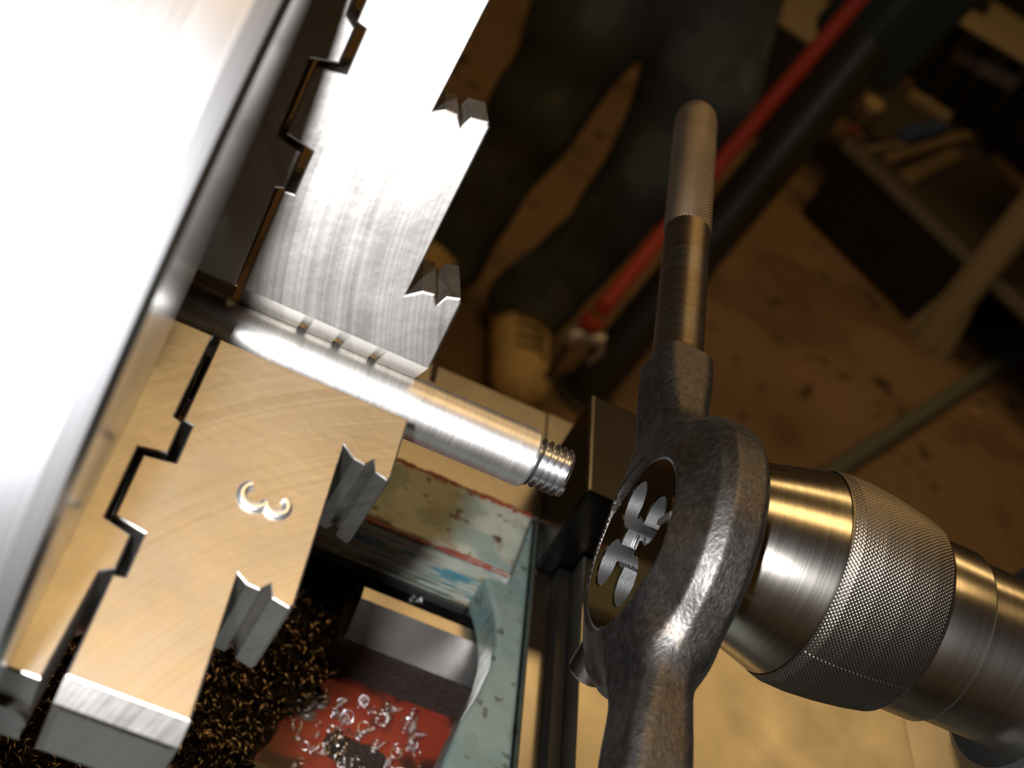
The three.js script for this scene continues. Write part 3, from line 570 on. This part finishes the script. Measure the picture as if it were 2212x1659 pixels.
// ---------------------------------------------------------------- machine stand with a leaning post, benches
{
  const t = thing('pedestal_machine', 'dark leaning steel post carrying a dark teal machine housing', 'machine', [520, -1100, -1770]);
  const a = V3(528, -1098, -1760), b = V3(664, -400, -1935);
  part('post', rod(a, b, 40, 40), matte(lin(0.035, 0.032, 0.028), 0.4), t);
  part('foot_plate', spun(V3(528, -1100, -1760), V3(528, 0, -1760), [[0, 0], [0, 54], [8, 54], [10, 50], [10, 0]], 40), matte(lin(0.03, 0.03, 0.03), 0.6), t);
  const hg = new RoundedBoxGeometry(130, 330, 150, 4, 30); hg.rotateZ(-0.22); hg.rotateY(0.3); hg.translate(698, -300, -1990);
  part('housing', boxUV(hg), matte(lin(0.02, 0.04, 0.05), 0.6), t);
}
{
  // workbench: its front runs along E, its depth along IN
  const E = V3(0.631, 0, 0.776), IN = V3(0.776, 0, -0.631), O = V3(1083, 0, -2937);
  const P = (s, y, d) => O.clone().addScaledVector(E, s).addScaledVector(IN, d).setY(y);
  const bb = (s0, s1, y0, y1, d0, d1, r = 3) => { const g = new RoundedBoxGeometry(s1 - s0, y1 - y0, d1 - d0, 2, r); g.translate((s0 + s1) / 2, (y0 + y1) / 2, -(d0 + d1) / 2); g.applyMatrix4(new THREE.Matrix4().makeBasis(E, V3(0, 1, 0), IN.clone().negate())); g.translate(O.x, 0, O.z); return boxUV(g); };
  const o = P(500, -1100, 300), wood = matte(lin(0.10, 0.075, 0.045), 0.8), cream = matte(lin(0.36, 0.30, 0.19), 0.7);
  const t = thing('workbench', 'workbench with flared pale leg and cluttered lower shelf', 'workbench', [o.x, o.y, o.z]);
  part('lower_shelf', bb(0, 1500, -900, -880, 4, 620), matte(lin(0.05, 0.04, 0.03), 0.8), t);
  part('shelf_lip', bb(-4, 1500, -908, -880.5, 0, 26), matte(lin(0.17, 0.16, 0.12), 0.7), t);
  const leg = (s, d, top = -276) => [new ConvexGeometry([[-62, -1100, -10], [62, -1100, -10], [-62, -1100, 26], [62, -1100, 26], [-34, -960, -10], [34, -960, -10], [-34, -960, 10], [34, -960, 10], [-62, -1090, -10], [62, -1090, -10]].map(([x, y, z]) => P(s + x, y, d + z))), bb(s - 34, s + 34, -965, top, d - 10, d + 10), bb(s - 34, s - 26, -1090, top, d - 22, d - 8), bb(s + 26, s + 34, -1090, top, d - 22, d - 8)];
  for (const [s, d, top] of [[486, -14], [1480, -14], [-270, 620, -901], [1480, 610]]) part('leg', leg(s, d, top), cream, t);
  part('rear_shelf', bb(-320, 3, -900, -880, 170, 650), matte(lin(0.05, 0.04, 0.03), 0.8), t);
  part('bench_top', bb(200, 1520, -276, -230, -20, 640), wood, t);
  const lk = P(-150, -1100, 1650), loc = thing('steel_locker', 'tall dark steel locker standing at the back behind the benches', 'locker', [lk.x, -1100, lk.z]);
  part('body', bb(-900, 600, -1100, 300, 1500, 1800, 6), matte(lin(0.012, 0.011, 0.009), 0.7), loc);
  for (const q of [-895, -395, 105]) part('door', bb(q, q + 490, -1090, 290, 1490, 1502, 4), matte(lin(0.014, 0.013, 0.011), 0.6), loc);
  const k = thing('black_cabinet', 'black metal cabinet pushed under the bench shelf', 'cabinet', [P(230, 0, 300).x, -1100, P(230, 0, 300).z]);
  part('body', bb(4, 440, -1100, -909, 6, 560, 4), matte(lin(0.006, 0.006, 0.006), 0.7), k);
  part('handle', bb(190, 260, -990, -980, -2, 6, 2), matte(lin(0.01, 0.01, 0.01), 0.5), k);

  const tan = matte(lin(0.20, 0.14, 0.075), 0.7), blue = matte(lin(0.03, 0.07, 0.16), 0.6), pale = matte(lin(0.45, 0.36, 0.17), 0.6);
  const bar = (name, x0, z0, x1, z1, w, h, mat, label, cat, y = -880) => {
    const L = Math.hypot(x1 - x0, z1 - z0), g = new RoundedBoxGeometry(L, h, w, 2, Math.min(w, h) * 0.2); g.rotateY(-Math.atan2(z1 - z0, x1 - x0)); g.translate((x0 + x1) / 2, y + h / 2, (z0 + z1) / 2);
    return single(name, boxUV(g), mat, [(x0 + x1) / 2, y, (z0 + z1) / 2], label, cat);
  };
  const lay = (name, a, b, w, h, mat, label, cat) => { const p = onY(...a, -872), q = onY(...b, -872); return bar(name, p.x, p.z, q.x, q.z, w, h, mat, label, cat); };
  lay('wooden_strip', [1872, 326], [1950, 312], 22, 14, tan, 'short tan wooden strip on the lower shelf near the jar', 'wood strip');
  lay('wooden_batten', [1915, 350], [2088, 297], 30, 26, tan, 'long tan wooden batten lying on the lower bench shelf', 'wood batten');
  lay('flat_board', [1955, 390], [2066, 334], 42, 20, tan, 'wide tan board next to the long batten on the bench shelf', 'wood board');
  lay('blue_box', [1950, 300], [2025, 282], 44, 30, blue, 'small blue box behind the wooden batten on the shelf', 'box');
  lay('cream_bar', [1960, 206], [2048, 262], 34, 30, matte(lin(0.30, 0.23, 0.13), 0.7), 'cream painted bar lying at the back of the bench shelf', 'metal bar');
  { const p = onY(1842, 285, -872); bar('red_cap', p.x - 12, p.z, p.x + 12, p.z - 4, 24, 22, matte(lin(0.25, 0.05, 0.035), 0.6), 'small dull red cap at the shelf corner', 'cap'); }
  { const c = onY(1862, 262, -880); const j = thing('jar', 'small jar with a pale yellow lid on the bench shelf', 'jar', [c.x, -880, c.z]);
    part('body', spun(c, c.clone().setY(-800), [[0, 0], [0, 30], [40, 30], [46, 24], [46, 0]], 28), matte(lin(0.12, 0.09, 0.05), 0.4), j); part('lid', spun(c, c.clone().setY(-800), [[44, 0], [44, 28], [58, 28], [60, 25], [60, 0]], 28), pale, j); }
  { const p = onY(2064, 118, -760), q = onY(2230, 200, -760), d = q.clone().sub(p).normalize(); const h = thing('chrome_cylinder', 'chrome cylinder with brass fitting resting on two dark posts', 'cylinder', [p.x, -1100, p.z]);
    part('barrel', spun(p, q, [[76, 0], [76, 22], [80, 24], [300, 24], [300, 0]], 28), new THREE.MeshStandardMaterial({ color: lin(0.75, 0.66, 0.58), metalness: 0.15, roughness: 0.3 }), h); part('collar', spun(p, q, [[6, 0], [6, 18], [70, 21], [70, 0]], 24), new THREE.MeshStandardMaterial({ color: lin(0.5, 0.38, 0.33), metalness: 0.15, roughness: 0.4 }), h); part('rod', rod(p.clone().addScaledVector(d, 40), p.clone().addScaledVector(d, 90), 10), metal(lin(0.4, 0.4, 0.4), 0.3), h);
    part('fitting', new THREE.SphereGeometry(15, 16, 12).translate(p.x - 10, p.y + 18, p.z), metal(lin(0.6, 0.4, 0.15), 0.35), h);
    for (const k of [120, 270]) { const m = p.clone().addScaledVector(d, k); part('post', box(m.x - 14, m.x + 14, -1100, m.y - 22, m.z - 14, m.z + 14, 3), M.rubber, h); } }
  { const edge = [[1988, -8], [2212, 128], [2330, 198], [2330, 112], [2212, 44], [2110, -22]].map((q) => onY(...q, -640)); const ct = thing('cream_table', 'low cream table edge at the back beyond the chrome cylinder', 'table', [edge[1].x, -1100, edge[1].z]);
    part('top', slab(edge.map((q) => [q.x, q.z]), -650, -640, 3), cream, ct);
    for (const k of [0, 2, 3, 5]) { const m = edge[k].clone().lerp(edge[(k + 3) % 6], 0.3); part('leg', box(m.x - 15, m.x + 15, -1100, -649, m.z - 15, m.z + 15, 3), M.rubber, ct); }
    const b = onY(2108, 22, -640); single('black_box', box(b.x - 24, b.x + 24, -640, -600, b.z - 24, b.z + 24, 4), M.rubber, [b.x, -640, b.z], 'small black box standing on the cream table', 'box'); }
  {
    const A = V3(0.9, 0, 0.436), D = V3(0.436, 0, -0.9), c0 = V3(992, 0, -3254), ob = (a0, a1, y0, y1, d0, d1, r) => { const g = new RoundedBoxGeometry(a1 - a0, y1 - y0, d1 - d0, 3, r); g.translate((a0 + a1) / 2, (y0 + y1) / 2, -(d0 + d1) / 2); g.applyMatrix4(new THREE.Matrix4().makeBasis(A, V3(0, 1, 0), D.clone().negate())); g.translate(c0.x, 0, c0.z); return boxUV(g); };
    const m = c0.clone().addScaledVector(A, -250).addScaledVector(D, 200), cab = thing('low_cabinet', 'low dark cabinet with a cream top at the back', 'cabinet', [m.x, -1100, m.z]);
    part('body', ob(-500, -6, -1100, -816, 6, 420, 6), matte(lin(0.018, 0.018, 0.016), 0.7), cab);
    part('top', ob(-506, 0, -816, -800, 0, 430, 5), matte(lin(0.34, 0.28, 0.19), 0.7), cab);
  }
}
{
  // ribbed conduit on the floor
  const pts = [V3(860, -1080, -1600), V3(1059, -1080, -1886), V3(1297, -1080, -2206), V3(1689, -1080, -2741), V3(2000, -1080, -3150)], c = new THREE.CatmullRomCurve3(pts), P = [], T = [], n = 700, m = 14;
  const fr = c.computeFrenetFrames(n, false);
  for (let i = 0; i <= n; i++) { const p = c.getPointAt(i / n), r = 18.5 + 1.3 * Math.sin(i * 2 * Math.PI / 4); for (let j = 0; j <= m; j++) { const a = j / m * 2 * Math.PI; P.push(p.x + r * (Math.cos(a) * fr.normals[i].x + Math.sin(a) * fr.binormals[i].x), p.y + r * (Math.cos(a) * fr.normals[i].y + Math.sin(a) * fr.binormals[i].y), p.z + r * (Math.cos(a) * fr.normals[i].z + Math.sin(a) * fr.binormals[i].z)); } }
  for (let i = 0; i < n; i++) for (let j = 0; j < m; j++) { const a = i * (m + 1) + j, b = a + m + 1; T.push(a, a + 1, b, a + 1, b + 1, b); }
  const g = new THREE.BufferGeometry(); g.setAttribute('position', new THREE.Float32BufferAttribute(P, 3)); g.setIndex(T); g.computeVertexNormals();
  single('flexible_conduit', g, matte(lin(0.11, 0.12, 0.10), 0.55), [1297, -1100, -2206], 'grey ribbed conduit lying across the brown floor', 'conduit');
  const w = new THREE.IcosahedronGeometry(13, 1); w.scale(1.1, 0.6, 0.8); w.translate(1452, -1092.5, -2318);
  single('wood_chip', w, matte(lin(0.42, 0.27, 0.12), 0.8), [1452, -1100, -2318], 'small tan chip of wood on the bare floor', 'wood chip');
}
renderer.render(scene, camera);
